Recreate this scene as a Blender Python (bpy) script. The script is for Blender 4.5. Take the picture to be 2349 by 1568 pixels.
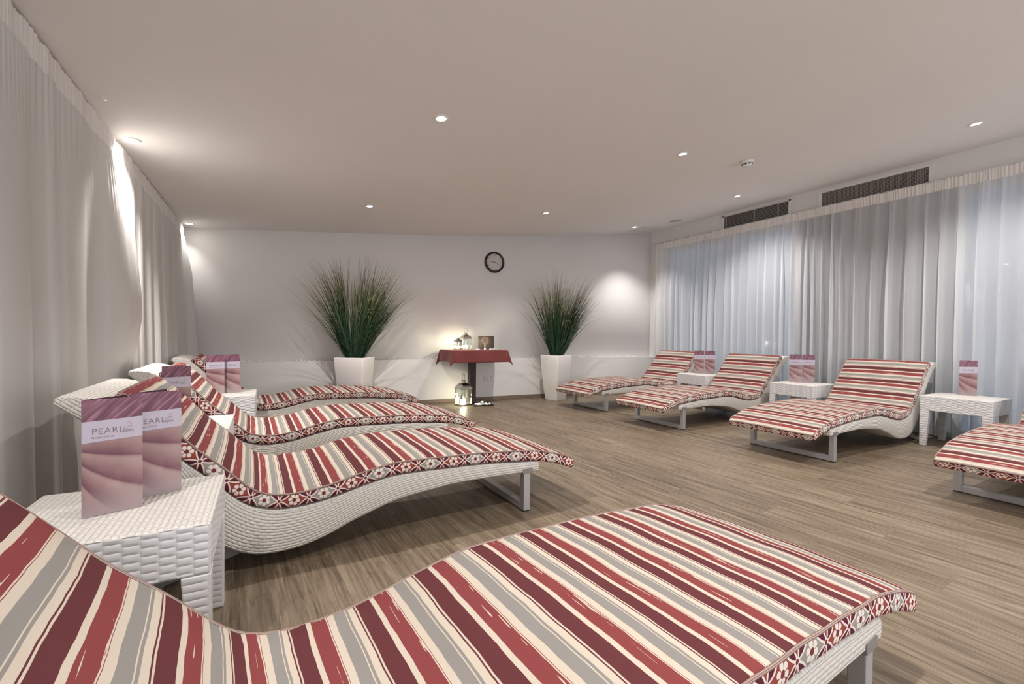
import bpy, bmesh, math, random
from mathutils import Vector, Matrix

for _o in list(bpy.data.objects):
    bpy.data.objects.remove(_o, do_unlink=True)
SC = bpy.context.scene
COL = SC.collection
PI = math.pi

# ------------------------------------------------------------------ camera
cam_d = bpy.data.cameras.new('camera')
cam_d.sensor_width = 36.0
cam_d.lens = 36.0 * 1021.9 / 2349.0
cam_d.clip_start = 0.02
cam = bpy.data.objects.new('camera', cam_d)
COL.objects.link(cam)
_r = Vector((0.875, -0.485, 0.0103)).normalized()
_f = Vector((0.485, 0.875, -0.0144))
_f = (_f - _r * _f.dot(_r)).normalized()
_u = _r.cross(_f)
_m = Matrix((_r, _u, -_f)).transposed().to_4x4()
_m.translation = Vector((0, 0, 0.96))
cam.matrix_world = _m
SC.camera = cam

# ------------------------------------------------------------------ world, exposure
SC.view_settings.view_transform = 'Standard'
SC.view_settings.look = 'None'
SC.view_settings.gamma = 1.0
SC.view_settings.use_curve_mapping = False
SC.view_settings.exposure = 0.55
world = bpy.data.worlds.new('dusk')
world.use_nodes = True
bg = world.node_tree.nodes['Background']
bg.inputs[0].default_value = (0.68, 0.76, 0.87, 1)
bg.inputs[1].default_value = 0.24
SC.world = world

LAMP_COL = (1.0, 0.945, 0.905)
LAMP_W = 95.0        # downlight power
WALL_W = 140.0        # the three close to the left curtain


# unseen area light added behind the camera to fill walls and ceiling
_al = bpy.data.lights.new('front_fill_light', 'AREA')
_al.shape = 'RECTANGLE'; _al.size = 6.6; _al.size_y = 1.9; _al.energy = 68.0; _al.color = (0.93, 0.94, 1.0)
_ao = bpy.data.objects.new('front_fill_light', _al); COL.objects.link(_ao)
_ao.location = (2.45, -2.66, 1.1); _ao.rotation_euler = (math.radians(90), 0, 0)


# ------------------------------------------------------------------ helpers: data
def tag(o, label=None, cat=None, group=None, kind=None):
    if label: o['label'] = label
    if cat: o['category'] = cat
    if group: o['group'] = group
    if kind: o['kind'] = kind
    return o


def thing(name, label, cat, loc=(0, 0, 0), rz=0.0, group=None):
    o = bpy.data.objects.new(name, None)
    o.empty_display_size = 0.1
    COL.objects.link(o)
    o.location = loc
    o.rotation_euler = (0, 0, rz)
    return tag(o, label, cat, group)


def link(name, me, parent=None, loc=(0, 0, 0), rz=0.0):
    o = bpy.data.objects.new(name, me)
    COL.objects.link(o)
    o.location = loc
    o.rotation_euler = (0, 0, rz)
    if parent: o.parent = parent
    return o


def dup(root, loc, rz, label=None, group=None):
    r = root.copy(); COL.objects.link(r)
    r.location = loc; r.rotation_euler = (0, 0, rz)
    if label: r['label'] = label
    if group: r['group'] = group
    for ch in root.children:
        c = ch.copy(); COL.objects.link(c); c.parent = r
        for g in ch.children:
            d = g.copy(); COL.objects.link(d); d.parent = c
    return r


class MB:
    """collects shapes into one mesh with uv and material slots"""
    def __init__(s):
        s.v = []; s.f = []; s.uv = []; s.mi = []; s.sm = []

    def face(s, idx, uv=None, mi=0, smooth=False):
        s.f.append(idx); s.uv.append(uv or [(0, 0)] * len(idx)); s.mi.append(mi); s.sm.append(smooth)

    def box(s, x0, x1, y0, y1, z0, z1, mi=0, M=None):
        b = len(s.v)
        P = [(x0, y0, z0), (x1, y0, z0), (x1, y1, z0), (x0, y1, z0), (x0, y0, z1), (x1, y0, z1), (x1, y1, z1), (x0, y1, z1)]
        s.v += [tuple(M @ Vector(p)) for p in P] if M else P
        for q in ((0, 3, 2, 1), (4, 5, 6, 7), (0, 1, 5, 4), (1, 2, 6, 5), (2, 3, 7, 6), (3, 0, 4, 7)):
            a = [P[i] for i in q]
            n = (Vector(a[1]) - Vector(a[0])).cross(Vector(a[2]) - Vector(a[1]))
            k = max(range(3), key=lambda i: abs(n[i]))
            ax = ((1, 2), (0, 2), (0, 1))[k]
            s.face([b + i for i in q], [(p[ax[0]], p[ax[1]]) for p in a], mi)

    def frustum(s, pts0, pts1, mi=0, smooth=False, cap=True):
        """two rings with equal count joined"""
        s.loft([pts0, pts1], mi=mi, smooth=smooth, cap=cap)

    def loft(s, rings, mi=0, smooth=True, cap=True, closed=True):
        b = len(s.v); n = len(rings[0])
        for r in rings: s.v += [tuple(p) for p in r]
        for k in range(len(rings) - 1):
            for i in range(n if closed else n - 1):
                j = (i + 1) % n
                s.face([b + k * n + i, b + k * n + j, b + (k + 1) * n + j, b + (k + 1) * n + i],
                       [(i / n, k), ((i + 1) / n, k), ((i + 1) / n, k + 1), (i / n, k + 1)], mi, smooth)
        if cap:
            s.face([b + i for i in range(n)][::-1], None, mi)
            s.face([b + (len(rings) - 1) * n + i for i in range(n)], None, mi)

    def lathe(s, prof, n=24, mi=0, c=(0, 0, 0), smooth=True):
        rings = [[(c[0] + r * math.cos(2 * PI * i / n), c[1] + r * math.sin(2 * PI * i / n), c[2] + z) for i in range(n)] for r, z in prof]
        s.loft(rings, mi, smooth, True)

    def tube(s, pts, r, n=8, mi=0, closed=False):
        pts = [Vector(p) for p in pts]; N = len(pts); rings = []
        up = Vector((0, 0, 1))
        for i, p in enumerate(pts):
            a = pts[i - 1] if (i > 0 or closed) else p
            c = pts[(i + 1) % N] if (i < N - 1 or closed) else p
            t = (c - a).normalized()
            u = up if abs(t.dot(up)) < 0.95 else Vector((1, 0, 0))
            x = t.cross(u).normalized(); y = x.cross(t).normalized()
            rr = r(i / (N - 1)) if callable(r) else r
            rings.append([p + x * math.cos(2 * PI * k / n) * rr + y * math.sin(2 * PI * k / n) * rr for k in range(n)])
        if closed: rings.append(rings[0])
        s.loft(rings, mi, True, not closed)

    def mesh(s, name, mats):
        me = bpy.data.meshes.new(name)
        me.from_pydata(s.v, [], s.f)
        for m in mats: me.materials.append(m)
        uvl = me.uv_layers.new(name='UVMap')
        k = 0
        for p, u in zip(me.polygons, s.uv):
            for q in u:
                uvl.data[k].uv = q; k += 1
        me.polygons.foreach_set('material_index', s.mi)
        me.polygons.foreach_set('use_smooth', s.sm)
        me.update()
        return me

    def build(s, name, mats, parent=None, loc=(0, 0, 0), rz=0.0, bevel=0.0, seg=2):
        me = s.mesh(name, mats if isinstance(mats, (list, tuple)) else [mats])
        o = link(name, me, parent, loc, rz)
        if bevel:
            md = o.modifiers.new('bevel', 'BEVEL'); md.width = bevel; md.segments = seg
            md.limit_method = 'ANGLE'; md.angle_limit = math.radians(40)
        return o


def struct(name, mb, mat, **k):
    return tag(mb.build(name, mat, **k), kind='structure')


def spline(P, n):
    """Catmull-Rom through P, resampled to n points by arc length; returns [(x, y)], [s]"""
    P = [Vector((p[0], p[1])) for p in P]
    D = []
    for i in range(len(P) - 1):
        p0 = P[i - 1] if i else P[0] * 2 - P[1]
        p1, p2 = P[i], P[i + 1]
        p3 = P[i + 2] if i + 2 < len(P) else P[-1] * 2 - P[-2]
        for k in range(24):
            t = k / 24
            D.append(0.5 * ((2 * p1) + (p2 - p0) * t + (2 * p0 - 5 * p1 + 4 * p2 - p3) * t * t + (3 * p1 - p0 - 3 * p2 + p3) * t ** 3))
    D.append(P[-1])
    S = [0.0]
    for i in range(1, len(D)): S.append(S[-1] + (D[i] - D[i - 1]).length)
    out = []; ss = []; j = 0
    for k in range(n):
        s = S[-1] * k / (n - 1)
        while j < len(S) - 2 and S[j + 1] < s: j += 1
        t = (s - S[j]) / max(1e-9, S[j + 1] - S[j])
        out.append(D[j].lerp(D[j + 1], t)); ss.append(s)
    return out, ss


# ------------------------------------------------------------------ helpers: materials
class N:
    def __init__(s, name):
        s.m = bpy.data.materials.new(name); s.m.use_nodes = True
        s.t = s.m.node_tree; s.b = s.t.nodes['Principled BSDF']

    def n(s, kind, **kw):
        x = s.t.nodes.new(kind)
        for k, v in kw.items(): setattr(x, k, v)
        return x

    def put(s, sock, v):
        if hasattr(v, 'is_linked') or isinstance(v, bpy.types.NodeSocket): s.t.links.new(v, sock)
        else: sock.default_value = v

    def M(s, op, a, b=0.0, c=0.0, clamp=False):
        x = s.n('ShaderNodeMath', operation=op); x.use_clamp = clamp
        for i, v in enumerate((a, b, c)): s.put(x.inputs[i], v)
        return x.outputs[0]

    def uv(s):
        x = s.n('ShaderNodeUVMap'); x.uv_map = 'UVMap'
        y = s.n('ShaderNodeSeparateXYZ'); s.t.links.new(x.outputs[0], y.inputs[0])
        return y.outputs[0], y.outputs[1]

    def obj(s):
        x = s.n('ShaderNodeTexCoord'); y = s.n('ShaderNodeSeparateXYZ')
        s.t.links.new(x.outputs['Object'], y.inputs[0])
        return y.outputs[0], y.outputs[1], y.outputs[2]

    def xyz(s, a, b=0.0, c=0.0):
        x = s.n('ShaderNodeCombineXYZ')
        for i, v in enumerate((a, b, c)): s.put(x.inputs[i], v)
        return x.outputs[0]

    def noise(s, vec, scale=1.0, detail=2.0, rough=0.5, dist=0.0):
        x = s.n('ShaderNodeTexNoise'); s.t.links.new(vec, x.inputs['Vector'])
        x.inputs['Scale'].default_value = scale; x.inputs['Detail'].default_value = detail
        x.inputs['Roughness'].default_value = rough; x.inputs['Distortion'].default_value = dist
        return x.outputs[0]

    def ramp(s, fac, stops, const=False):
        x = s.n('ShaderNodeValToRGB'); r = x.color_ramp
        r.interpolation = 'CONSTANT' if const else 'LINEAR'
        while len(r.elements) < len(stops): r.elements.new(1.0)
        for e, (p, c) in zip(r.elements, stops):
            e.position = p; e.color = (*c, 1) if len(c) == 3 else c
        s.t.links.new(fac, x.inputs[0])
        return x.outputs[0]

    def mix(s, f, a, b):
        x = s.n('ShaderNodeMix', data_type='RGBA')
        s.put(x.inputs[0], f)
        for i, v in ((6, a), (7, b)):
            if isinstance(v, tuple): v = (*v, 1) if len(v) == 3 else v
            s.put(x.inputs[i], v)
        return x.outputs[2]

    def bump(s, h, strength=0.5, dist=0.002):
        x = s.n('ShaderNodeBump'); x.inputs['Strength'].default_value = strength; x.inputs['Distance'].default_value = dist
        s.t.links.new(h, x.inputs['Height']); s.t.links.new(x.outputs[0], s.b.inputs['Normal'])

    def set(s, col=None, rough=None, metal=None, spec=None, trans=None, emit=None, es=None, sheen=None):
        I = s.b.inputs
        if col is not None: s.put(I['Base Color'], (*col, 1) if isinstance(col, tuple) else col)
        if rough is not None: s.put(I['Roughness'], rough)
        if metal is not None: I['Metallic'].default_value = metal
        if spec is not None: I['Specular IOR Level'].default_value = spec
        if trans is not None: I['Transmission Weight'].default_value = trans
        if emit is not None:
            I['Emission Color'].default_value = (*emit, 1); I['Emission Strength'].default_value = es
        if sheen is not None: I['Sheen Weight'].default_value = sheen
        return s.m


def plain(name, col, rough=0.5, **k):
    return N(name).set(col, rough, **k)


def mat_plaster(name, col):
    a = N(name); x, y, z = a.obj()
    v = a.xyz(x, y, z)
    f = a.noise(v, 1.2, 3)
    a.set(a.mix(f, tuple(c * 0.97 for c in col), tuple(min(1, c * 1.03) for c in col)), 0.75, spec=0.25)
    a.bump(a.noise(v, 60, 3), 0.12, 0.002)
    return a.m


def mat_floor():
    a = N('oak_laminate'); x, y, z = a.obj()
    th = math.radians(-3.6)
    px = a.M('ADD', a.M('MULTIPLY', x, math.cos(th)), a.M('MULTIPLY', y, -math.sin(th)))
    py = a.M('ADD', a.M('MULTIPLY', x, math.sin(th)), a.M('MULTIPLY', y, math.cos(th)))
    py = a.M('SUBTRACT', a.M('MULTIPLY', y, math.cos(th)), a.M('MULTIPLY', x, -math.sin(th)))
    W, Lg = 0.19, 1.25
    row = a.M('FLOOR', a.M('DIVIDE', px, W))
    fx = a.M('FRACT', a.M('DIVIDE', px, W))
    off = a.M('FRACT', a.M('MULTIPLY', row, 0.381))
    yy = a.M('ADD', a.M('DIVIDE', py, Lg), off)
    cell = a.M('FLOOR', yy); fy = a.M('FRACT', yy)
    wn = a.n('ShaderNodeTexWhiteNoise', noise_dimensions='2D')
    a.t.links.new(a.xyz(row, cell), wn.inputs['Vector'])
    rnd = wn.outputs[0]
    seed = a.M('MULTIPLY', rnd, 31.0)
    g1 = a.noise(a.xyz(a.M('MULTIPLY', px, 30), a.M('ADD', a.M('MULTIPLY', py, 1.6), seed), seed), 1.0, 5, 0.62, 0.5)
    g2 = a.noise(a.xyz(a.M('MULTIPLY', px, 95), a.M('MULTIPLY', py, 2.6), seed), 1.0, 4, 0.7)
    g3 = a.noise(a.xyz(a.M('MULTIPLY', px, 7), a.M('MULTIPLY', py, 0.9), seed), 1.0, 3, 0.5, 1.4)
    ring = a.M('FRACT', a.M('MULTIPLY', g3, 9.0))
    ring = a.M('POWER', ring, 5.0)
    f = a.M('ADD', a.M('ADD', a.M('MULTIPLY', g1, 0.62), a.M('MULTIPLY', g2, 0.66)), a.M('MULTIPLY', rnd, 0.07))
    f = a.M('SUBTRACT', f, a.M('MULTIPLY', ring, 0.10))
    col = a.ramp(f, [(0.42, (0.060, 0.042, 0.027)), (0.57, (0.126, 0.094, 0.062)), (0.70, (0.190, 0.147, 0.100)), (0.86, (0.285, 0.233, 0.164))])
    ex = a.M('LESS_THAN', a.M('MINIMUM', fx, a.M('SUBTRACT', 1.0, fx)), 0.006)
    ey = a.M('LESS_THAN', a.M('MINIMUM', fy, a.M('SUBTRACT', 1.0, fy)), 0.0011)
    seam = a.M('MAXIMUM', ex, ey)
    col = a.mix(a.M('MULTIPLY', seam, 0.28), col, (0.08, 0.055, 0.04))
    a.set(col, a.M('ADD', 0.36, a.M('MULTIPLY', g2, 0.16)), spec=0.4)
    a.bump(a.M('SUBTRACT', g2, seam), 0.12, 0.001)
    return a.m


CREAM = (0.545, 0.48, 0.40); GREY = (0.245, 0.233, 0.218); MAROON = (0.105, 0.027, 0.032); RED = (0.205, 0.045, 0.047)


def mat_stripes():
    a = N('striped_canvas'); u, v = a.uv()
    w1 = a.noise(a.xyz(a.M('MULTIPLY', u, 5), a.M('MULTIPLY', v, 7)), 1.0, 2)
    w2 = a.noise(a.xyz(a.M('MULTIPLY', u, 60), a.M('MULTIPLY', v, 26)), 1.0, 3)
    wob = a.M('ADD', a.M('MULTIPLY', a.M('SUBTRACT', w1, 0.5), 0.008), a.M('MULTIPLY', a.M('SUBTRACT', w2, 0.5), 0.0026))
    t = a.M('FRACT', a.M('DIVIDE', a.M('ADD', a.M('ADD', u, wob), 0.097), 0.156))
    st = [(0.0, GREY), (.167, CREAM), (.182, GREY), (.215, CREAM), (.305, MAROON), (.328, CREAM), (.350, MAROON), (.575, CREAM), (.655, RED), (.875, CREAM), (.887, RED), (.897, CREAM)]
    col = a.ramp(t, st, True)
    inred = a.M('MULTIPLY', a.M('GREATER_THAN', t, .70), a.M('LESS_THAN', t, .875))
    d1 = a.noise(a.xyz(a.M('MULTIPLY', u, 170), a.M('MULTIPLY', v, 7)), 1.0, 2)
    d2 = a.M('MULTIPLY', a.M('GREATER_THAN', a.M('ADD', d1, a.M('MULTIPLY', a.M('SUBTRACT', t, .78), .35)), .665), inred)
    inm = a.M('MULTIPLY', a.M('GREATER_THAN', t, .86), a.M('LESS_THAN', t, .92))
    col = a.mix(d2, col, CREAM)
    thr = a.noise(a.xyz(a.M('MULTIPLY', u, 900), a.M('MULTIPLY', v, 900)), 1.0, 1)
    col = a.mix(a.M('MULTIPLY', thr, 0.14), col, a.mix(0.22, col, CREAM))
    a.set(col, 0.9, spec=0.08)
    a.bump(thr, 0.25, 0.0008)
    return a.m


def mat_floral():
    a = N('floral_canvas'); u, v = a.uv()
    B = 0.0845; q = math.sqrt(0.5)
    p = a.M('DIVIDE', a.M('MULTIPLY', a.M('ADD', u, v), q), B)
    r = a.M('DIVIDE', a.M('MULTIPLY', a.M('SUBTRACT', u, v), q), B)
    x = a.M('SUBTRACT', a.M('FRACT', p), 0.5); y = a.M('SUBTRACT', a.M('FRACT', r), 0.5)
    ax = a.M('ABSOLUTE', x); ay = a.M('ABSOLUTE', y)
    mx = a.M('MAXIMUM', ax, ay); mn = a.M('MINIMUM', ax, ay)
    def hyp(i, j): return a.M('SQRT', a.M('ADD', a.M('MULTIPLY', i, i), a.M('MULTIPLY', j, j)))
    d2 = hyp(a.M('SUBTRACT', 1.35, mx), mn)
    rr = hyp(x, y)
    cor = hyp(a.M('SUBTRACT', 0.5, ax), a.M('SUBTRACT', 0.5, ay))
    row = a.M('LESS_THAN', a.M('ABSOLUTE', a.M('SUBTRACT', a.M('FLOOR', p), a.M('FLOOR', r))), 0.5)
    par = a.M('MULTIPLY', row, a.M('ABSOLUTE', a.M('MODULO', a.M('FLOOR', p), 2.0)))
    ang = a.M('ARCTAN2', y, x)
    pet = a.M('ABSOLUTE', a.M('COSINE', a.M('MULTIPLY', ang, 3.0)))
    lim = a.M('ADD', 0.14, a.M('MULTIPLY', a.M('POWER', pet, 0.45), 0.145))
    col = a.mix(a.M('GREATER_THAN', par, 0.5), (0.30, 0.065, 0.050), (0.34, 0.31, 0.27))
    fl = a.M('MULTIPLY', a.M('LESS_THAN', rr, lim), a.M('GREATER_THAN', pet, 0.25))
    col = a.mix(fl, col, (0.80, 0.74, 0.66))
    col = a.mix(a.M('LESS_THAN', rr, 0.095), col, (0.19, 0.035, 0.045))
    col = a.mix(a.M('LESS_THAN', d2, 0.986), col, (0.115, 0.022, 0.035))
    col = a.mix(a.M('LESS_THAN', a.M('ABSOLUTE', a.M('SUBTRACT', d2, 0.986)), 0.030), col, (0.80, 0.72, 0.66))
    col = a.mix(a.M('LESS_THAN', cor, 0.105), col, (0.80, 0.72, 0.66))
    col = a.mix(a.M('LESS_THAN', cor, 0.072), col, (0.19, 0.035, 0.045))
    a.set(col, 0.9, spec=0.15)
    return a.m


def mat_wicker(name, col, P, Q, depth, twill=True, rough=0.45):
    """woven strands: P strand length, Q strand pitch, uv in metres"""
    a = N(name); u, v = a.uv()
    row = a.M('FLOOR', a.M('DIVIDE', v, Q))
    fv = a.M('FRACT', a.M('DIVIDE', v, Q))
    off = a.M('MULTIPLY', row, 0.33 if twill else 0.0)
    if twill:
        uu = a.M('ADD', a.M('DIVIDE', u, P), off)
        fu = a.M('FRACT', uu)
        fvv = fv
    else:
        uu = a.M('DIVIDE', u, P); colm = a.M('FLOOR', uu); fu = a.M('FRACT', uu)
        sh = a.M('MULTIPLY', a.M('MODULO', a.M('ABSOLUTE', colm), 2.0), 0.5)
        fvv = a.M('FRACT', a.M('ADD', a.M('DIVIDE', v, Q), sh))
    du = a.M('ABSOLUTE', a.M('SUBTRACT', fu, 0.5)); dv = a.M('ABSOLUTE', a.M('SUBTRACT', fvv, 0.5))
    hu = a.M('SUBTRACT', 1.0, a.M('POWER', a.M('MULTIPLY', du, 2.0), 3.6 if not twill else 6.0))
    hv = a.M('SUBTRACT', 1.0, a.M('POWER', a.M('MULTIPLY', dv, 2.0), 2.6))
    h = a.M('MULTIPLY', a.M('MAXIMUM', hu, 0.0), a.M('MAXIMUM', hv, 0.0))
    n1 = a.noise(a.xyz(u, v), 14, 2)
    c2 = tuple(c * 0.93 for c in col)
    a.set(a.mix(n1, c2, col), rough, spec=0.35)
    a.bump(h, 1.0, depth)
    return a.m


def mat_sheer():
    a = N('sheer_voile'); t = a.t
    for nd in list(t.nodes):
        if nd.type == 'BSDF_PRINCIPLED': t.nodes.remove(nd)
    out = [x for x in t.nodes if x.type == 'OUTPUT_MATERIAL'][0]
    d = a.n('ShaderNodeBsdfDiffuse'); d.inputs[0].default_value = (0.84, 0.865, 0.90, 1)
    tr = a.n('ShaderNodeBsdfTranslucent'); tr.inputs[0].default_value = (0.86, 0.87, 0.88, 1)
    tp = a.n('ShaderNodeBsdfTransparent'); tp.inputs[0].default_value = (1, 1, 1, 1)
    m1 = a.n('ShaderNodeMixShader'); m1.inputs[0].default_value = 0.25
    t.links.new(d.outputs[0], m1.inputs[1]); t.links.new(tr.outputs[0], m1.inputs[2])
    lw = a.n('ShaderNodeLayerWeight'); lw.inputs['Blend'].default_value = 0.5
    u, v = a.uv()
    thr = a.noise(a.xyz(a.M('MULTIPLY', u, 500), a.M('MULTIPLY', v, 6)), 1.0, 2)
    fac = a.M('MULTIPLY', a.M('SUBTRACT', 1.0, lw.outputs['Facing']), 0.46)
    fac = a.M('ADD', fac, a.M('MULTIPLY', a.M('SUBTRACT', thr, 0.5), 0.10), clamp=True)
    m2 = a.n('ShaderNodeMixShader')
    t.links.new(fac, m2.inputs[0]); t.links.new(m1.outputs[0], m2.inputs[1]); t.links.new(tp.outputs[0], m2.inputs[2])
    t.links.new(m2.outputs[0], out.inputs[0])
    return a.m


def mat_drape(name, col, trans=0.15):
    a = N(name); t = a.t
    for nd in list(t.nodes):
        if nd.type == 'BSDF_PRINCIPLED': t.nodes.remove(nd)
    out = [x for x in t.nodes if x.type == 'OUTPUT_MATERIAL'][0]
    u, v = a.uv()
    f = a.noise(a.xyz(a.M('MULTIPLY', u, 300), a.M('MULTIPLY', v, 40)), 1.0, 2)
    c = a.mix(f, tuple(x * .95 for x in col), col)
    d = a.n('ShaderNodeBsdfDiffuse'); tr = a.n('ShaderNodeBsdfTranslucent')
    t.links.new(c, d.inputs[0]); t.links.new(c, tr.inputs[0])
    m1 = a.n('ShaderNodeMixShader'); m1.inputs[0].default_value = trans
    t.links.new(d.outputs[0], m1.inputs[1]); t.links.new(tr.outputs[0], m1.inputs[2])
    t.links.new(m1.outputs[0], out.inputs[0])
    return a.m


def mat_glass(name, col=(1, 1, 1), mixf=0.9):
    a = N(name); t = a.t
    t.nodes.remove(a.b)
    out = [x for x in t.nodes if x.type == 'OUTPUT_MATERIAL'][0]
    tp = a.n('ShaderNodeBsdfTransparent'); tp.inputs[0].default_value = (*col, 1)
    gl = a.n('ShaderNodeBsdfGlossy'); gl.inputs['Roughness'].default_value = 0.03
    m = a.n('ShaderNodeMixShader'); m.inputs[0].default_value = 1 - mixf
    t.links.new(tp.outputs[0], m.inputs[1]); t.links.new(gl.outputs[0], m.inputs[2]); t.links.new(m.outputs[0], out.inputs[0])
    return a.m


def mat_brochure():
    """printed cover: hair-like streaks above, pale band, soft petals below; uv 0..1"""
    a = N('printed_cover'); u, v = a.uv()
    s = a.noise(a.xyz(a.M('MULTIPLY', a.M('ADD', a.M('MULTIPLY', u, 0.45), a.M('MULTIPLY', v, -1.1)), 22), a.M('MULTIPLY', a.M('ADD', u, v), 1.2)), 1.0, 3, 0.6, 0.4)
    top = a.ramp(s, [(0.30, (0.090, 0.030, 0.055)), (0.50, (0.20, 0.080, 0.120)), (0.72, (0.42, 0.22, 0.28))])
    # petals radiating from the left edge
    pv = a.M('SUBTRACT', v, 0.62)
    ang = a.M('ARCTAN2', pv, a.M('ADD', u, 0.30))
    wv = a.M('ADD', a.M('MULTIPLY', a.M('MULTIPLY', ang, a.M('ADD', 1.0, a.M('MULTIPLY', u, 0.6))), 3.1), 2.55)
    saw = a.M('FRACT', wv)
    lo = a.M('MULTIPLY', a.M('POWER', saw, 0.8), a.M('SUBTRACT', 1.0, a.M('POWER', saw, 14.0)))
    n = a.noise(a.xyz(a.M('MULTIPLY', u, 2), a.M('MULTIPLY', v, 3)), 1.0, 2)
    f = a.M('ADD', a.M('MULTIPLY', lo, 0.52), a.M('ADD', a.M('MULTIPLY', u, 0.14), a.M('MULTIPLY', n, 0.40)))
    pet = a.ramp(f, [(0.14, (0.105, 0.042, 0.075)), (0.38, (0.225, 0.105, 0.125)), (0.62, (0.36, 0.235, 0.225)), (0.9, (0.50, 0.385, 0.375))])
    low = a.M('SUBTRACT', 1.0, a.M('MULTIPLY', v, 4.0), clamp=True)
    pet = a.mix(low, pet, (0.38, 0.305, 0.315))
    col = a.mix(a.M('GREATER_THAN', v, 0.72), pet, top)
    a.set(col, 0.4, spec=0.4)
    return a.m


M = {}
M['wall'] = mat_plaster('white_plaster', (0.80, 0.785, 0.77))
M['ceil'] = mat_plaster('ceiling_plaster', (0.82, 0.80, 0.785))
M['floor'] = mat_floor()
M['stripe'] = mat_stripes()
M['floral'] = mat_floral()
M['wick'] = mat_wicker('woven_resin', (0.74, 0.71, 0.655), 0.031, 0.0124, 0.0026)
M['tabside'] = mat_wicker('moulded_weave_sides', (0.74, 0.735, 0.74), 0.036, 0.0215, 0.0023, False, 0.35)
M['tabtop'] = mat_wicker('moulded_weave_top', (0.74, 0.715, 0.67), 0.032, 0.0150, 0.0026, True, 0.35)
M['steel'] = plain('brushed_aluminium', (0.50, 0.50, 0.51), 0.42, metal=0.5)
M['tabgrey'] = plain('grey_bracket', (0.27, 0.25, 0.24), 0.5, metal=0.3)
M['blackp'] = plain('black_plastic', (0.02, 0.02, 0.022), 0.5)
M['sheer'] = mat_sheer()
M['drape'] = mat_drape('white_drape', (0.68, 0.665, 0.64), 0.10)
M['header'] = mat_drape('header_tape', (0.82, 0.79, 0.76), 0.08)
M['whitepaint'] = plain('white_paint', (0.80, 0.80, 0.79), 0.4)
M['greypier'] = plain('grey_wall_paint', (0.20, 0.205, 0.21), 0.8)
M['glass'] = mat_glass('window_glass', (0.9, 0.95, 1.0), 0.92)
M['lglass'] = mat_glass('lantern_glass', (0.92, 0.95, 0.94), 0.88)
M['cover'] = mat_brochure()
M['band'] = plain('pale_lilac_band', (0.52, 0.48, 0.57), 0.4)
M['inside'] = plain('dark_plum_paper', (0.075, 0.028, 0.045), 0.5)
M['ink'] = plain('plum_ink', (0.14, 0.065, 0.075), 0.5)
M['inkl'] = plain('pink_ink', (0.48, 0.28, 0.30), 0.5)
M['chrome'] = plain('polished_nickel', (0.62, 0.58, 0.54), 0.12, metal=1.0)
M['candle'] = plain('lit_candle_wax', (0.9, 0.85, 0.7), 0.6, emit=(1.0, 0.86, 0.55), es=9.0)
M['flame'] = plain('candle_flame', (1, 0.9, 0.6), 0.6, emit=(1.0, 0.84, 0.5), es=60.0)
M['darkwood'] = plain('dark_brown_wood', (0.020, 0.011, 0.009), 0.45)
M['cloth'] = None
M['pot'] = plain('white_gloss_pot', (0.80, 0.775, 0.75), 0.35)
M['soil'] = plain('dark_soil', (0.03, 0.022, 0.016), 0.9)
M['stone'] = mat_plaster('white_stone', (0.82, 0.80, 0.77))
M['clockrim'] = plain('dark_mahogany', (0.022, 0.006, 0.006), 0.3)
M['clockface'] = plain('clock_paper', (0.66, 0.63, 0.62), 0.5)
M['lens'] = plain('lamp_lens', (1, 1, 1), 0.3, emit=(1.0, 0.93, 0.82), es=30.0)
M['bulb_off'] = plain('unlit_reflector', (0.8, 0.78, 0.74), 0.15, metal=0.8)
M['gr_dark'] = plain('vent_shadow', (0.02, 0.018, 0.016), 0.9)
M['gr_bar'] = plain('vent_bars', (0.34, 0.30, 0.27), 0.6)
M['gr_bar2'] = plain('vent_blades', (0.46, 0.43, 0.41), 0.5)
M['skirt'] = plain('oak_skirting', (0.22, 0.16, 0.115), 0.5)
M['panel'] = plain('access_panel_paint', (0.68, 0.66, 0.64), 0.6)
M['mesh'] = plain('speaker_mesh', (0.47, 0.44, 0.40), 0.8)
M['boxprint'] = None


def mat_cloth():
    a = N('rust_red_linen'); u, v = a.uv()
    n = a.noise(a.xyz(a.M('MULTIPLY', u, 500), a.M('MULTIPLY', v, 500)), 1.0, 2)
    a.set(a.mix(n, (0.150, 0.036, 0.035), (0.215, 0.060, 0.056)), 0.9, spec=0.12, sheen=0.2)
    a.bump(n, 0.2, 0.001)
    return a.m


def mat_box():
    """dark carton printed with a glowing glass globe on a stand; uv 0..1"""
    a = N('printed_carton'); u, v = a.uv()
    x = a.M('SUBTRACT', u, 0.5); y = a.M('SUBTRACT', v, 0.66)
    r = a.M('SQRT', a.M('ADD', a.M('MULTIPLY', x, x), a.M('MULTIPLY', y, y)))
    n = a.noise(a.xyz(u, v), 5, 3)
    glow = a.M('POWER', a.M('SUBTRACT', 1.0, a.M('MULTIPLY', r, 1.5), clamp=True), 2.0)
    col = a.ramp(a.M('ADD', glow, a.M('MULTIPLY', a.M('SUBTRACT', n, .5), .3)), [(0.0, (0.035, 0.022, 0.018)), (0.5, (0.11, 0.07, 0.052)), (1.0, (0.25, 0.17, 0.12))])
    ring = a.M('LESS_THAN', a.M('ABSOLUTE', a.M('SUBTRACT', r, 0.235)), 0.022)
    col = a.mix(ring, col, (0.27, 0.21, 0.16))
    col = a.mix(a.M('LESS_THAN', r, 0.06), col, (0.02, 0.015, 0.012))
    stem = a.M('MULTIPLY', a.M('LESS_THAN', a.M('ABSOLUTE', x), 0.05), a.M('LESS_THAN', v, 0.42))
    col = a.mix(stem, col, (0.30, 0.24, 0.19))
    a.set(col, 0.5)
    return a.m


M['cloth'] = mat_cloth(); M['boxprint'] = mat_box()


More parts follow.
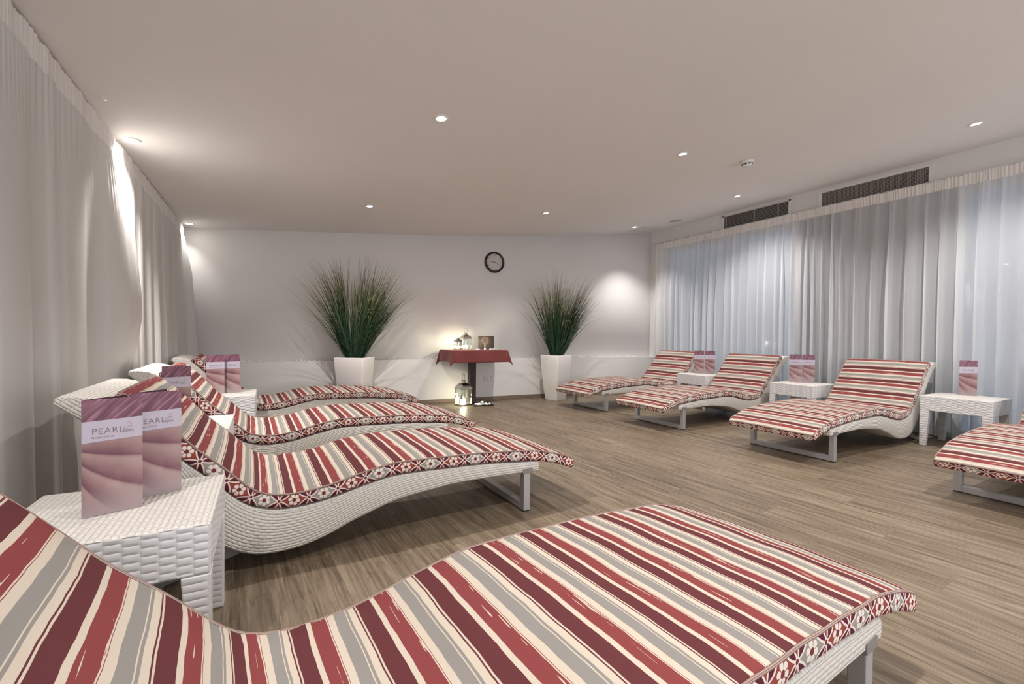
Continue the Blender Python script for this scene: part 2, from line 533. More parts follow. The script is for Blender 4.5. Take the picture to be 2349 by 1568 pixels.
def mat_blade():
    a = N('grass_blade'); u, v = a.uv()
    col = a.ramp(v, [(0.0, (0.016, 0.052, 0.022)), (0.5, (0.024, 0.066, 0.027)), (0.74, (0.085, 0.105, 0.04)), (1.0, (0.32, 0.28, 0.13))])
    n = a.noise(a.xyz(a.M('MULTIPLY', u, 13), 0.0), 1.0, 1)
    col = a.mix(a.M('MULTIPLY', n, 0.45), col, (0.020, 0.030, 0.016))
    a.set(col, 0.45, spec=0.4)
    return a.m


M['blade'] = mat_blade()
M['curl'] = plain('yellow_curl', (0.50, 0.46, 0.10), 0.5)

# ------------------------------------------------------------------ the room
XL, XR, Y0 = -0.97, 5.93, -2.7


def cz(x): return 2.12 + .08 * (x + .85) + .0028 * (x + .85) ** 2
def by(x): return 6.13 - .0195 * max(0.0, x - 1.2) ** 2
LEDGE_Z, LEDGE_D = 0.617, 0.11

mb = MB(); mb.box(-1.1, 6.1, Y0, 6.3, -0.06, 0.0); struct('floor', mb, M['floor'])
mb = MB(); n = 30
xs = [-1.12 + (6.12 + 1.12) * i / n for i in range(n + 1)]
mb.loft([[(x, Y0, cz(x)), (x, 6.3, cz(x)), (x, 6.3, cz(x) + .08), (x, Y0, cz(x) + .08)] for x in xs], smooth=False)
struct('ceiling', mb, M['ceil'])
# curved back wall with a shallow ledge
xs = [-1.1 + (6.1 + 1.1) * i / 36 for i in range(37)]
mb = MB(); mb.loft([[(x, by(x), 0), (x, by(x), 3.0), (x, by(x) + .2, 3.0), (x, by(x) + .2, 0)] for x in xs])
for i in range(len(mb.sm)): mb.sm[i] = i % 4 == 0
struct('wall_back', mb, M['wall'])
mb = MB(); mb.loft([[(x, by(x) - LEDGE_D, 0), (x, by(x) - LEDGE_D, LEDGE_Z), (x, by(x) - .002, LEDGE_Z), (x, by(x) - .002, 0)] for x in xs], smooth=False)
struct('trim_1', mb, M['wall'])
mb = MB(); mb.loft([[(x, by(x) - LEDGE_D - .014, 0.001), (x, by(x) - LEDGE_D - .014, .05), (x, by(x) - LEDGE_D - .001, .05), (x, by(x) - LEDGE_D - .001, .001)] for x in [-.9 + 6.8 * i / 30 for i in range(31)]], smooth=False)
struct('baseboard_back', mb, M['skirt'])
mb = MB(); mb.box(XL - .12, XL, Y0, 6.3, 0, 2.6); struct('wall_left', mb, M['wall'])
# right wall: fascia above the curtain, piers between glazing below
mb = MB()
mb.box(XR, XR + .15, Y0, 6.3, 2.46, 3.0)
mb.box(XR, XR + .15, 5.35, 6.3, 0, 2.46)
struct('wall_right', mb, M['wall'])
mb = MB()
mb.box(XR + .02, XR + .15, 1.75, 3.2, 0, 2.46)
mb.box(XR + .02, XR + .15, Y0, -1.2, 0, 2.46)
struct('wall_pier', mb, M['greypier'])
for k, (a0, a1, nm) in enumerate(((3.2, 5.35, 2), (-1.2, 1.75, 3)), 1):
    mb = MB()
    e = .035
    mb.box(XR + .05, XR + .11, a0, a1, 0.0, .07); mb.box(XR + .05, XR + .11, a0, a1, 2.39, 2.46)
    for i in range(nm + 1):
        y = a0 + (a1 - a0) * i / nm
        y = min(max(y, a0 + e), a1 - e)
        mb.box(XR + .05, XR + .11, y - e, y + e, .07, 2.39)
    w = struct('window_%d' % k, mb, M['whitepaint'])
    for i in range(nm):
        y = a0 + (a1 - a0) * i / nm; y2 = a0 + (a1 - a0) * (i + 1) / nm
        mb = MB(); mb.box(XR + .077, XR + .083, y + .03, y2 - .03, .06, 2.40)
        mb.build('pane', M['glass'], w)
# behind the camera: unseen front with columns, openings added for fill light
mb = MB()
mb.box(-1.1, 6.1, Y0 - .15, Y0, 2.05, 3.0); mb.box(-1.1, 6.1, Y0 - .15, Y0, 0, .12)
for x in (-1.05, 1.2, 3.6, 6.0): mb.box(x - .1, x + .1, Y0 - .15, Y0, .12, 2.05)
struct('wall_front', mb, M['wall'])

# ------------------------------------------------------------------ curtains
def fold_fn(seed, y0, y1, period, amp):
    rnd = random.Random(seed)
    knots = [y0]
    while knots[-1] < y1: knots.append(knots[-1] + period * rnd.uniform(.55, 1.5))
    am = [amp * rnd.uniform(.55, 1.25) for _ in knots]; sk = [rnd.uniform(-.25, .25) for _ in knots]
    sk2 = [rnd.uniform(-1, 1) for _ in knots]
    def f(y, t):
        y = y + .010 * math.sin(y * 9 + 3) * t
        for i in range(len(knots) - 1):
            if y <= knots[i + 1]:
                q = (y - knots[i]) / (knots[i + 1] - knots[i])
                q = min(1, max(0, q))
                qq = q + sk[i] * q * (1 - q) * 1.6
                s = math.sin(2 * PI * qq)
                s = math.copysign(abs(s) ** .75, s)
                return am[i] * s * (.35 + .65 * t) + .012 * sk2[i] * math.sin(PI * q) * t
        return 0.0
    return f


def curtain(name, label, x0, y0, y1, ztop, zbot, hdr, seed, period, amp, mat, lean=None, over=0.0, sgn=1, step=.006):
    root = thing(name, label, 'curtain', (x0, (y0 + y1) / 2, zbot))
    ff = fold_fn(seed, y0, y1, period, amp); yc = (y0 + y1) / 2
    ny = int((y1 - y0) / step); mb = MB(); rows = []
    zs = [0, .03, .07, .13, .2, .3, .4, .48, .54, .6, .66, .75, .87, .96, 1.0]
    for t in zs:
        row = []
        for i in range(ny + 1):
            y = y0 + (y1 - y0) * i / ny
            x = sgn * ff(y, min(1, t * 2.2)) + (lean(y, t) if lean else 0)
            yo = over * ff(y + period * .13, min(1, t * 3)) if over else 0.0
            gath = 0.004 * math.sin(y * 165 + 4 * math.sin(y * 17)) * max(0, 1 - t * 7)
            row.append((x + gath, y + yo - yc, (ztop - hdr) * (1 - t) + zbot * t - zbot))
        rows.append(row)
    b = 0
    for r in rows: mb.v += r
    n1 = ny + 1
    for k in range(len(rows) - 1):
        for i in range(ny):
            a = k * n1 + i
            mb.face([a, a + 1, a + 1 + n1, a + n1], [(i * step, zs[k]), ((i + 1) * step, zs[k]), ((i + 1) * step, zs[k + 1]), (i * step, zs[k + 1])], 0, True)
    mb.build('panel', mat, root)
    # gathered header tape
    mb = MB(); rows = []
    hz = [0, .12, .3, .55, .8, 1]
    rnd = random.Random(seed + 7)
    ph = [2.5 * math.sin(i * .37) for i in range(ny + 1)]
    for t in hz:
        row = []
        for i in range(ny + 1):
            y = y0 + (y1 - y0) * i / ny
            pl = .0032 * math.sin(y * 260 + 4 * math.sin(y * 17)) + .002 * math.sin(ph[i])
            top = .005 * math.sin(y * 41 + 2 * math.sin(y * 7)) * (t < .2)
            row.append((sgn * (.35 * ff(y, 0) * t + pl) + (lean(y, 0) if lean else 0) - sgn * .006, y - yc, ztop - hdr * t + top - zbot - .002 * (t == 0)))
        rows.append(row)
    for r in rows: mb.v += r
    for k in range(len(rows) - 1):
        for i in range(ny):
            a = k * n1 + i
            mb.face([a, a + 1, a + 1 + n1, a + n1], [(i * step, hz[k]), ((i + 1) * step, hz[k]), ((i + 1) * step, hz[k + 1]), (i * step, hz[k + 1])], 0, True)
    mb.build('header_tape', M['header'], root)
    return root


curtain('sheer_curtain', 'long white sheer curtain covering the window wall behind the right row of loungers',
        5.812, -2.6, 5.47, 2.535, .012, .105, 5, .118, .034, M['sheer'], over=.75, sgn=-1, step=.0045)
def swell(y, t, c, w):
    """the drape bulges out round a lamp and falls back behind the lounger heads"""
    k = max(0.0, 1 - abs(y - c) / w)
    g = min(1, max(0, (.68 - t) / .22)); g = g * g * (3 - 2 * g)
    return k * k * (3 - 2 * k) * (.028 * t ** .5 + .082 * min(1, t / .4) ** .7 * g)
def lean_a(y, t): return .02 * t ** 1.5 - .01 * (t > .999) + swell(y, t, 3.50, .42) + swell(y, t, 1.12, .32)
def lean_b(y, t):
    k = max(0.0, 1 - abs(y - 6.04) / .42); k = k * k * (3 - 2 * k)
    return .025 * t ** 1.5 + k * (.05 * min(1, t / .2) + .11 * t) + swell(y, t, 3.50, .30) - .05 * max(0, 1 - abs(y - 3.4) / .2)
curtain('drape', 'near white drape on the left wall, behind the two nearest loungers', -.775, -2.6, 3.50, 2.112, .012, .115, 11, .33, .016, M['drape'], lean_a)
curtain('drape', 'far white drape on the left wall, ending at the back wall', -.775, 3.499, 5.98, 2.112, .012, .115, 12, .24, .020, M['drape'], lean_b)
mb = MB(); mb.tube([(5.862, -2.6, 2.546), (5.862, 5.56, 2.546)], .008, 8)
mb.box(5.86, XR, 5.50, 5.53, 2.535, 2.549)
for y in (0.5, 2.4, 4.2): mb.box(5.86, XR, y, y + .02, 2.535, 2.549)
tag(mb.build('curtain_rail', M['whitepaint']), 'thin white curtain rail along the top of the sheer curtain', 'curtain rail')

# ------------------------------------------------------------------ loungers
S_TOP = [(.222, .262), (.30, .270), (.42, .281), (.585, .294), (.80, .301), (.97, .305), (1.06, .300), (1.165, .281), (1.245, .261), (1.32, .246), (1.40, .236), (1.47, .235), (1.535, .244), (1.603, .268), (1.66, .314), (1.74, .398), (1.833, .490), (1.95, .625), (2.04, .712), (2.10, .738), (2.165, .741)]
S_BOT = [(.222, .210), (.34, .214), (.50, .219), (.71, .220), (.83, .211), (.97, .197), (1.06, .180), (1.14, .155), (1.225, .128), (1.30, .098), (1.378, .075), (1.45, .064), (1.519, .063), (1.586, .072), (1.66, .105), (1.74, .172), (1.82, .285), (1.90, .420), (1.985, .540), (2.06, .618), (2.125, .672), (2.175, .715)]
C_BOT = [(-.005, .197), (.09, .230), (.19, .258), (.27, .274), (.41, .287), (.585, .300), (.80, .307), (.97, .311), (1.06, .306), (1.165, .287), (1.245, .267), (1.32, .252), (1.40, .242), (1.47, .241), (1.535, .250), (1.603, .274), (1.66, .320), (1.74, .404), (1.833, .496), (1.95, .631), (2.035, .714)]
HW = 0.342


def lounger_meshes():
    D = {}
    n = 70
    T, st = spline(S_TOP, n); B, sb = spline(S_BOT, n)
    mb = MB()
    k = 4
    vs = [-HW + 2 * HW * j / k for j in range(k + 1)]
    for i in range(n):
        for v in vs: mb.v.append((T[i].x, v, T[i].y))
    o2 = len(mb.v)
    for i in range(n):
        for v in vs: mb.v.append((B[i].x, v, B[i].y))
    w = k + 1
    for i in range(n - 1):
        for j in range(k):
            a = i * w + j
            mb.face([a, a + w, a + w + 1, a + 1], [(vs[j], st[i]), (vs[j], st[i + 1]), (vs[j + 1], st[i + 1]), (vs[j + 1], st[i])], 0, True)
            a += o2
            mb.face([a, a + 1, a + w + 1, a + w], [(vs[j], sb[i]), (vs[j + 1], sb[i]), (vs[j + 1], sb[i + 1]), (vs[j], sb[i + 1])], 0, True)
        for j, fl in ((0, False), (k, True)):
            q = [i * w + j, (i + 1) * w + j, o2 + (i + 1) * w + j, o2 + i * w + j]
            c = [T[i], T[i + 1], B[i + 1], B[i]]
            # woven rows follow the lower edge of the shell
            hh = [(T[i] - B[i]).length, (T[i + 1] - B[i + 1]).length, 0, 0]
            uv = [(sb[i], hh[0]), (sb[i + 1], hh[1]), (sb[i + 1], 0), (sb[i], 0)]
            if not fl: q = q[::-1]; uv = uv[::-1]
            mb.face(q, uv[::1], 0, True)
    for i in (0, n - 1):
        for j in range(k):
            q = [i * w + j, i * w + j + 1, o2 + i * w + j + 1, o2 + i * w + j]
            uv = [(vs[j], T[i].y), (vs[j + 1], T[i].y), (vs[j + 1], B[i].y), (vs[j], B[i].y)]
            if i == 0: q = q[::-1]; uv = uv[::-1]
            mb.face([q[3], q[2], q[1], q[0]], uv[::-1], 0, False)
    D['shell'] = mb.mesh('wicker_shell', [M['wick']])
    # cushion
    n = 150
    C, sc = spline(C_BOT, n); L = sc[-1]
    th = .054; hw = .346
    nv = 14
    mb = MB(); rings = []
    rnd = random.Random(3)
    nor = []
    for i in range(n):
        t = (C[min(i + 1, n - 1)] - C[max(i - 1, 0)]).normalized()
        nor.append(Vector((-t.y, t.x)))
    # cross-section: bottom-left, side up, top across, side down
    top_v = [-hw + .010 + (2 * hw - .020) * j / nv for j in range(nv + 1)]
    sect = [(-hw + .012, 0.0), (-hw + .002, .006), (-hw, .020), (-hw, .042), (-hw + .003, .056)]
    sect += [(v, None) for v in top_v]
    sect += [(hw - .003, .056), (hw, .042), (hw, .020), (hw - .002, .006), (hw - .012, 0.0)]
    m = len(sect); pc = []
    for i in range(n):
        e = min(i, n - 1 - i)
        endf = {0: .72, 1: .90, 2: .97}.get(e, 1.0)
        bend = math.exp(-((C[i].x - 1.50) / .13) ** 2)
        ring = []
        for v, h in sect:
            if h is None:
                c = 1 - (abs(v) / hw) ** 4
                h = .0585 + .008 * c
                h += bend * (.0035 * math.sin(sc[i] * 95 + 3.5 * math.sin(v * 9)) * (.4 + .6 * abs(math.sin(v * 7 + 1))))
                h += .0010 * math.sin(sc[i] * 21 + v * 13) + .0010 * math.sin(v * 31 - sc[i] * 9)
            h = h * endf if h > .02 else h
            p = C[i] + nor[i] * h
            vv = v + (.0012 * math.sin(sc[i] * 33 + 1) if abs(v) > hw - .015 else 0)
            ring.append((p.x, vv, p.y))
        rings.append(ring)
    for r in rings: mb.v += r
    for i in range(n - 1):
        for j in range(m):
            j2 = (j + 1) % m
            a, b2 = i * m + j, i * m + j2
            s0, s1 = L - sc[i], L - sc[i + 1]
            top = 4 <= j < 4 + nv + 2
            if top or j == m - 1:
                va, vb = sect[j][0], sect[j2][0]
                uv = [(s0, va), (s0, vb), (s1, vb), (s1, va)]
                mi = 0 if top else 1
            else:
                ha = (sect[j][1] if sect[j][1] is not None else .058) - .030; hb = (sect[j2][1] if sect[j2][1] is not None else .058) - .030
                uv = [(s0, ha), (s0, hb), (s1, hb), (s1, ha)]; mi = 1
            mb.face([a, a + m, b2 + m, b2], [uv[0], uv[3], uv[2], uv[1]], mi, True)
    for i in (0, n - 1):
        # end faces as strips between top and bottom vertices
        row = [i * m + j for j in range(m)]
        N2 = m // 2
        for j in range(N2):
            q = [row[j], row[j + 1], row[m - 2 - j], row[m - 1 - j]] if j < N2 - 0 else None
            if len(set(q)) < 4: q = list(dict.fromkeys(q))
            if len(q) < 3: continue
            uv = []
            for id_ in q:
                jj = id_ - i * m
                h = sect[jj][1] if sect[jj][1] is not None else .058
                uv.append((sect[jj][0], h - .030))
            if i == 0: q = q[::-1]; uv = uv[::-1]
            mb.face(q, uv, 1, False)
    D['cushion'] = mb.mesh('cushion', [M['stripe'], M['floral']])
    # piping along the top seam
    mb = MB()
    loop = []
    for i in range(1, n - 1, 2): loop.append(rings[i][4])
    loop += [rings[n - 1][j] for j in range(5, 5 + nv + 1, 2)]
    for i in range(n - 2, 0, -2): loop.append(rings[i][m - 5])
    loop += [rings[0][j] for j in range(5 + nv, 4, -2)]
    mb.tube(loop, .0042, 6, closed=True)
    D['piping'] = mb.mesh('piping', [M['stripe']])
    # front sled leg
    mb = MB(); t = .040; u0, u1 = .281, .322
    for sg in (-1, 1):
        a, b2 = sorted((sg * HW, sg * (HW - t)))
        mb.box(u0, u1, a, b2, .006, .213)
    mb.box(u0, u1, -HW + t, HW - t, .006, .046)
    D['leg'] = mb.mesh('sled_leg', [M['steel']])
    for key, sg in (('padl', -1), ('padr', 1)):
        mb = MB(); a, b2 = sorted((sg * (HW - .002), sg * (HW - t)))
        mb.box(u0 + .003, u1 - .003, a, b2, 0.0, .008)
        D[key] = mb.mesh('foot_pad', [M['blackp']])
    # brackets
    for key, sg in (('brl', -1), ('brr', 1)):
        mb = MB(); a, b2 = sorted((sg * (HW + .0035), sg * (HW - .02)))
        mb.box(.267, .331, a, b2, .2095, .236)
        D[key] = mb.mesh('bracket', [M['tabgrey']])
    # rear support
    mb = MB()
    for sg in (-1, 1):
        v0, v1 = sorted((sg * .295, sg * .265))
        mb.loft([[(1.60, v0, .085), (1.60, v1, .085), (1.70, v1, .13), (1.70, v0, .13)], [(1.885, v0, .005), (1.885, v1, .005), (1.93, v1, .005), (1.93, v0, .005)]], smooth=False)
    mb.box(1.885, 1.93, -.295, .295, .0, .012)
    D['rear'] = mb.mesh('rear_leg', [M['tabgrey']])
    return D


LM = lounger_meshes()


def make_lounger(label):
    t = thing('sun_lounger', label, 'lounger', group='wave loungers with striped cushions')
    o = link('wicker_frame', LM['shell'], t)
    md = o.modifiers.new('bevel', 'BEVEL'); md.width = .010; md.segments = 3; md.limit_method = 'ANGLE'; md.angle_limit = math.radians(45)
    c = link('cushion', LM['cushion'], t)
    link('piping', LM['piping'], c)
    l = link('front_leg', LM['leg'], t)
    md = l.modifiers.new('bevel', 'BEVEL'); md.width = .003; md.segments = 2; md.limit_method = 'ANGLE'
    link('foot_pad', LM['padl'], l); link('foot_pad', LM['padr'], l)
    link('bracket', LM['brl'], t); link('bracket', LM['brr'], t)
    link('rear_leg', LM['rear'], t)
    return t


LOUNGERS = [
    ((1.553, .872), 184.4, 'nearest striped lounger on the left, its foot end filling the lower right of the photo'),
    ((1.546, 2.423), 181.5, 'second lounger from the front in the left row, showing its woven side and sled leg'),
    ((1.481, 3.658), 181.6, 'third lounger from the front in the left row, between two white tables'),
    ((1.457, 5.145), 182.6, 'farthest lounger of the left row, in front of the potted grass'),
    ((3.530, 4.725), 0.0, 'farthest lounger of the right row, beside the square white planter'),
    ((3.505, 3.502), 0.0, 'second farthest lounger of the right row, its cushion brightly lit'),
    ((3.578, 2.136), 0.0, 'third lounger from the back in the right row, fully visible with grey sled leg'),
    ((3.553, .762), 0.0, 'nearest lounger of the right row, cut off by the right edge of the photo'),
]
proto = None
for (x, y), deg, lab in LOUNGERS:
    if proto is None:
        proto = make_lounger(lab); o = proto
        o.location = (x, y, 0); o.rotation_euler = (0, 0, math.radians(deg))
    else:
        dup(proto, (x, y, 0), math.radians(deg), lab)

# ------------------------------------------------------------------ side tables
TH = .456


def table_meshes():
    D = {}
    h = .235; ap = .135
    mb = MB()
    # top plate with apron; uv in metres
    z0, z1 = TH - ap, TH
    P = [(-h, -h), (h, -h), (h, h), (-h, h)]
    mb.v += [(x, y, z1) for x, y in P]; mb.face([0, 1, 2, 3], [(y, x) for x, y in P], 0)
    for k in range(4):
        (xa, ya), (xb, yb) = P[k], P[(k + 1) % 4]
        b = len(mb.v)
        mb.v += [(xa, ya, z0), (xb, yb, z0), (xb, yb, z1), (xa, ya, z1)]
        mb.face([b, b + 1, b + 2, b + 3], [(0, 0), (2 * h, 0), (2 * h, ap), (0, ap)], 1)
    i_ = h - .012
    b = len(mb.v)
    Q = [(-i_, -i_), (i_, -i_), (i_, i_), (-i_, i_)]
    mb.v += [(x, y, z0) for x, y in P] + [(x, y, z0) for x, y in Q] + [(x, y, z1 - .012) for x, y in Q]
    for k in range(4):
        j = (k + 1) % 4
        mb.face([b + j, b + k, b + 4 + k, b + 4 + j], None, 1)
        mb.face([b + 4 + j, b + 4 + k, b + 8 + k, b + 8 + j], None, 1)
    mb.face([b + 11, b + 10, b + 9, b + 8], None, 1)
    bm = bmesh.new(); me = mb.mesh('tabletop', [M['tabtop'], M['tabside']])
    bm.from_mesh(me); bmesh.ops.remove_doubles(bm, verts=bm.verts, dist=1e-5); bm.to_mesh(me); bm.free()
    D['top'] = me
    for k, (sx, sy) in enumerate(((-1, -1), (1, -1), (1, 1), (-1, 1))):
        mb = MB()
        a, c = .066, .044
        def ring(w, z): return [(sx * h, sy * h, z), (sx * (h - w), sy * h, z), (sx * (h - w), sy * (h - w), z), (sx * h, sy * (h - w), z)]
        r0, r1 = ring(c, 0.0), ring(a, TH - ap)
        if sx * sy < 0: r0, r1 = r0[::-1], r1[::-1]
        b = len(mb.v); mb.v += r0 + r1
        for i in range(4):
            j = (i + 1) % 4
            z = TH - ap
            mb.face([b + i, b + j, b + 4 + j, b + 4 + i], [(.003, 0), (.037, 0), (.039, z), (.001, z)], 0)
        mb.face([b + 3, b + 2, b + 1, b], None, 0); mb.face([b + 4, b + 5, b + 6, b + 7], None, 0)
        bm = bmesh.new(); me = mb.mesh('table_leg', [M['tabside']]); bm.from_mesh(me)
        bmesh.ops.recalc_face_normals(bm, faces=bm.faces); bm.to_mesh(me); bm.free()
        D[k] = me
    return D


TM = table_meshes()


def make_table(label):
    t = thing('side_table', label, 'side table', group='white woven-look side tables')
    for key, nm in (('top', 'tabletop'), (0, 'leg'), (1, 'leg'), (2, 'leg'), (3, 'leg')):
        o = link(nm, TM[key], t)
        md = o.modifiers.new('bevel', 'BEVEL'); md.width = .006 if key == 'top' else .004; md.segments = 3; md.limit_method = 'ANGLE'; md.angle_limit = math.radians(60)
    return t


TABLES = [((-.360, 1.648), 'white side table at the left front, between the two nearest left loungers'),
          ((-.400, 3.005), 'white side table between the second and third loungers of the left row'),
          ((-.300, 4.400), 'white side table between the third and farthest loungers of the left row'),
          ((5.300, 4.110), 'white side table between the two farthest loungers of the right row'),
          ((5.335, 2.815), 'white side table between the second and third loungers of the right row'),
          ((5.470, 1.510), 'white side table at the far right beside the nearest right lounger')]
tproto = None
for (x, y), lab in TABLES:
    if tproto is None:
        tproto = make_table(lab); tproto.location = (x, y, 0)
    else:
        dup(tproto, (x, y, 0), 0, lab)


# ------------------------------------------------------------------ lettering
def text_mesh(name, body, size, mat, align='LEFT', extrude=0.0003, space=1.0, offset=0.0):
    cu = bpy.data.curves.new(name, 'FONT'); cu.body = body; cu.size = size
    cu.align_x = align; cu.extrude = extrude; cu.space_character = space; cu.offset = offset
    o = bpy.data.objects.new(name, cu); COL.objects.link(o)
    dg = bpy.context.evaluated_depsgraph_get()
    me = bpy.data.meshes.new_from_object(o.evaluated_get(dg))
    bpy.data.objects.remove(o, do_unlink=True)
    me.materials.clear(); me.materials.append(mat)
    return me


def join_meshes(name, parts, mats):
    """parts: (mesh, Matrix, material index)"""
    v = []; f = []; mi = []
    for me, mt, k in parts:
        b = len(v); v += [tuple(mt @ x.co) for x in me.vertices]
        for p in me.polygons: f.append([b + i for i in p.vertices]); mi.append(k)
    out = bpy.data.meshes.new(name); out.from_pydata(v, [], f)
    for m_ in mats: out.materials.append(m_)
    out.polygons.foreach_set('material_index', mi); out.update()
    return out


# ------------------------------------------------------------------ brochures
BW, BH = .127, .318


def brochure_meshes():
    D = {}
    t = .0008
    def panel(name, w, ang, mats, front=0):
        # hinge at x=0; panel runs along +x rotated by ang about z
        mb = MB(); c, s = math.cos(ang), math.sin(ang)
        def p(x, d, z): return (x * c - d * s, x * s + d * c, z)
        mb.v += [p(0, 0, 0), p(w, 0, 0), p(w, 0, BH), p(0, 0, BH), p(0, t, 0), p(w, t, 0), p(w, t, BH), p(0, t, BH)]
        mb.face([0, 1, 2, 3], [(0, 0), (1, 0), (1, 1), (0, 1)], 0)
        mb.face([5, 4, 7, 6], [(0, 0), (1, 0), (1, 1), (0, 1)], 1)
        for q in ((0, 4, 5, 1), (1, 5, 6, 2), (2, 6, 7, 3), (3, 7, 4, 0)): mb.face(list(q), None, 1)
        return mb.mesh(name, mats)
    D['front'] = panel('front_panel', BW, 0.0, [M['cover'], M['inside']])
    D['back'] = panel('back_panel', BW * .98, math.radians(34), [M['inside'], M['cover']])
    mb = MB(); z0, z1 = .700 * BH - .022, .700 * BH + .030
    e = .0004
    mb.v += [(0, -e, .632 * BH), (BW, -e, .645 * BH), (BW, -e, .822 * BH), (0, -e, .812 * BH)]
    mb.v += [(x, -e * .25, z) for x, y, z in mb.v]
    mb.face([0, 1, 2, 3])
    for q in ((0, 4, 5, 1), (1, 5, 6, 2), (2, 6, 7, 3), (3, 7, 4, 0)): mb.face(list(q))
    D['band'] = mb.mesh('title_band', [M['band']])
    # lettering and the little wave-and-pearl mark
    R = Matrix.Rotation(PI / 2, 4, 'X')
    def T(x, z): return Matrix.Translation((x, -.0009, z)) @ R
    zb = .700 * BH
    a = text_mesh('title', 'PEARL', .0235, M['ink'], space=1.06, offset=-.0006)
    b = text_mesh('spas', 'Spas', .0135, M['ink'], offset=-.0003)
    c = text_mesh('motto', 'Escape with us', .0078, M['inkl'])
    mb = MB()
    pts = [(.085 + .020 * k / 14, -.001, zb + .0135 + .0016 * math.sin(k / 14 * 2 * PI + 2.6)) for k in range(15)]
    mb.tube(pts, .0004, 4)
    arc = [(.0975 + .0052 * math.cos(q), -.001, zb + .0205 + .0052 * math.sin(q)) for q in [math.radians(-150 + 300 * k / 18) for k in range(19)]]
    mb.tube(arc, .00035, 4)
    wv = mb.mesh('mark', [M['inkl']])
    D['logo'] = join_meshes('lettering', [(a, T(.019, zb), 0), (b, T(.0835, zb - .0005), 0), (c, T(.019, zb - .0105), 1), (wv, Matrix.Identity(4), 1)], [M['ink'], M['inkl']])
    return D


BM_ = brochure_meshes()


def make_brochure(label):
    t = thing('brochure', label, 'brochure', group='folded brochures standing on the side tables')
    f = link('front_panel', BM_['front'], t)
    link('title_band', BM_['band'], f); link('lettering', BM_['logo'], f)
    link('back_panel', BM_['back'], t)
    return t


# (left bottom corner, rotation deg, label)
BRO = [((-.428, 1.592), 19, 'plum brochure standing open at the front of the nearest left table'),
       ((-.353, 1.706), 19, 'plum brochure standing behind another on the nearest left table'),
       ((-.482, 2.985), 4, 'single plum brochure on the second table of the left row'),
       ((-.420, 4.400), -4, 'left plum brochure of the pair on the farthest left table'),
       ((-.312, 4.425), -8, 'right plum brochure of the pair on the farthest left table'),
       ((5.290, 4.240), -50, 'left plum brochure of the pair on the farthest right table'),
       ((5.374, 4.128), -50, 'right plum brochure of the pair on the farthest right table'),
       ((5.300, 2.945), -46, 'left plum brochure of the pair on the middle right table'),
       ((5.388, 2.850), -46, 'right plum brochure of the pair on the middle right table'),
       ((5.565, 1.578), -50, 'single plum brochure on the side table at the far right')]
bproto = None
for (x, y), deg, lab in BRO:
    if bproto is None:
        bproto = make_brochure(lab); bproto.location = (x, y, TH + .0015); bproto.rotation_euler = (0, 0, math.radians(deg))
    else:
        dup(bproto, (x, y, TH + .0015), math.radians(deg), lab)


# ------------------------------------------------------------------ potted grasses
def sq(h, z, r=.02, n=4, c=(0, 0)):
    P = []
    for k, (sx, sy) in enumerate(((1, 1), (-1, 1), (-1, -1), (1, -1))):
        for i in range(n + 1):
            q = PI / 2 * k + PI / 2 * i / n
            P.append((c[0] + sx * (h - r) + r * math.cos(q), c[1] + sy * (h - r) + r * math.sin(q), z))
    return P


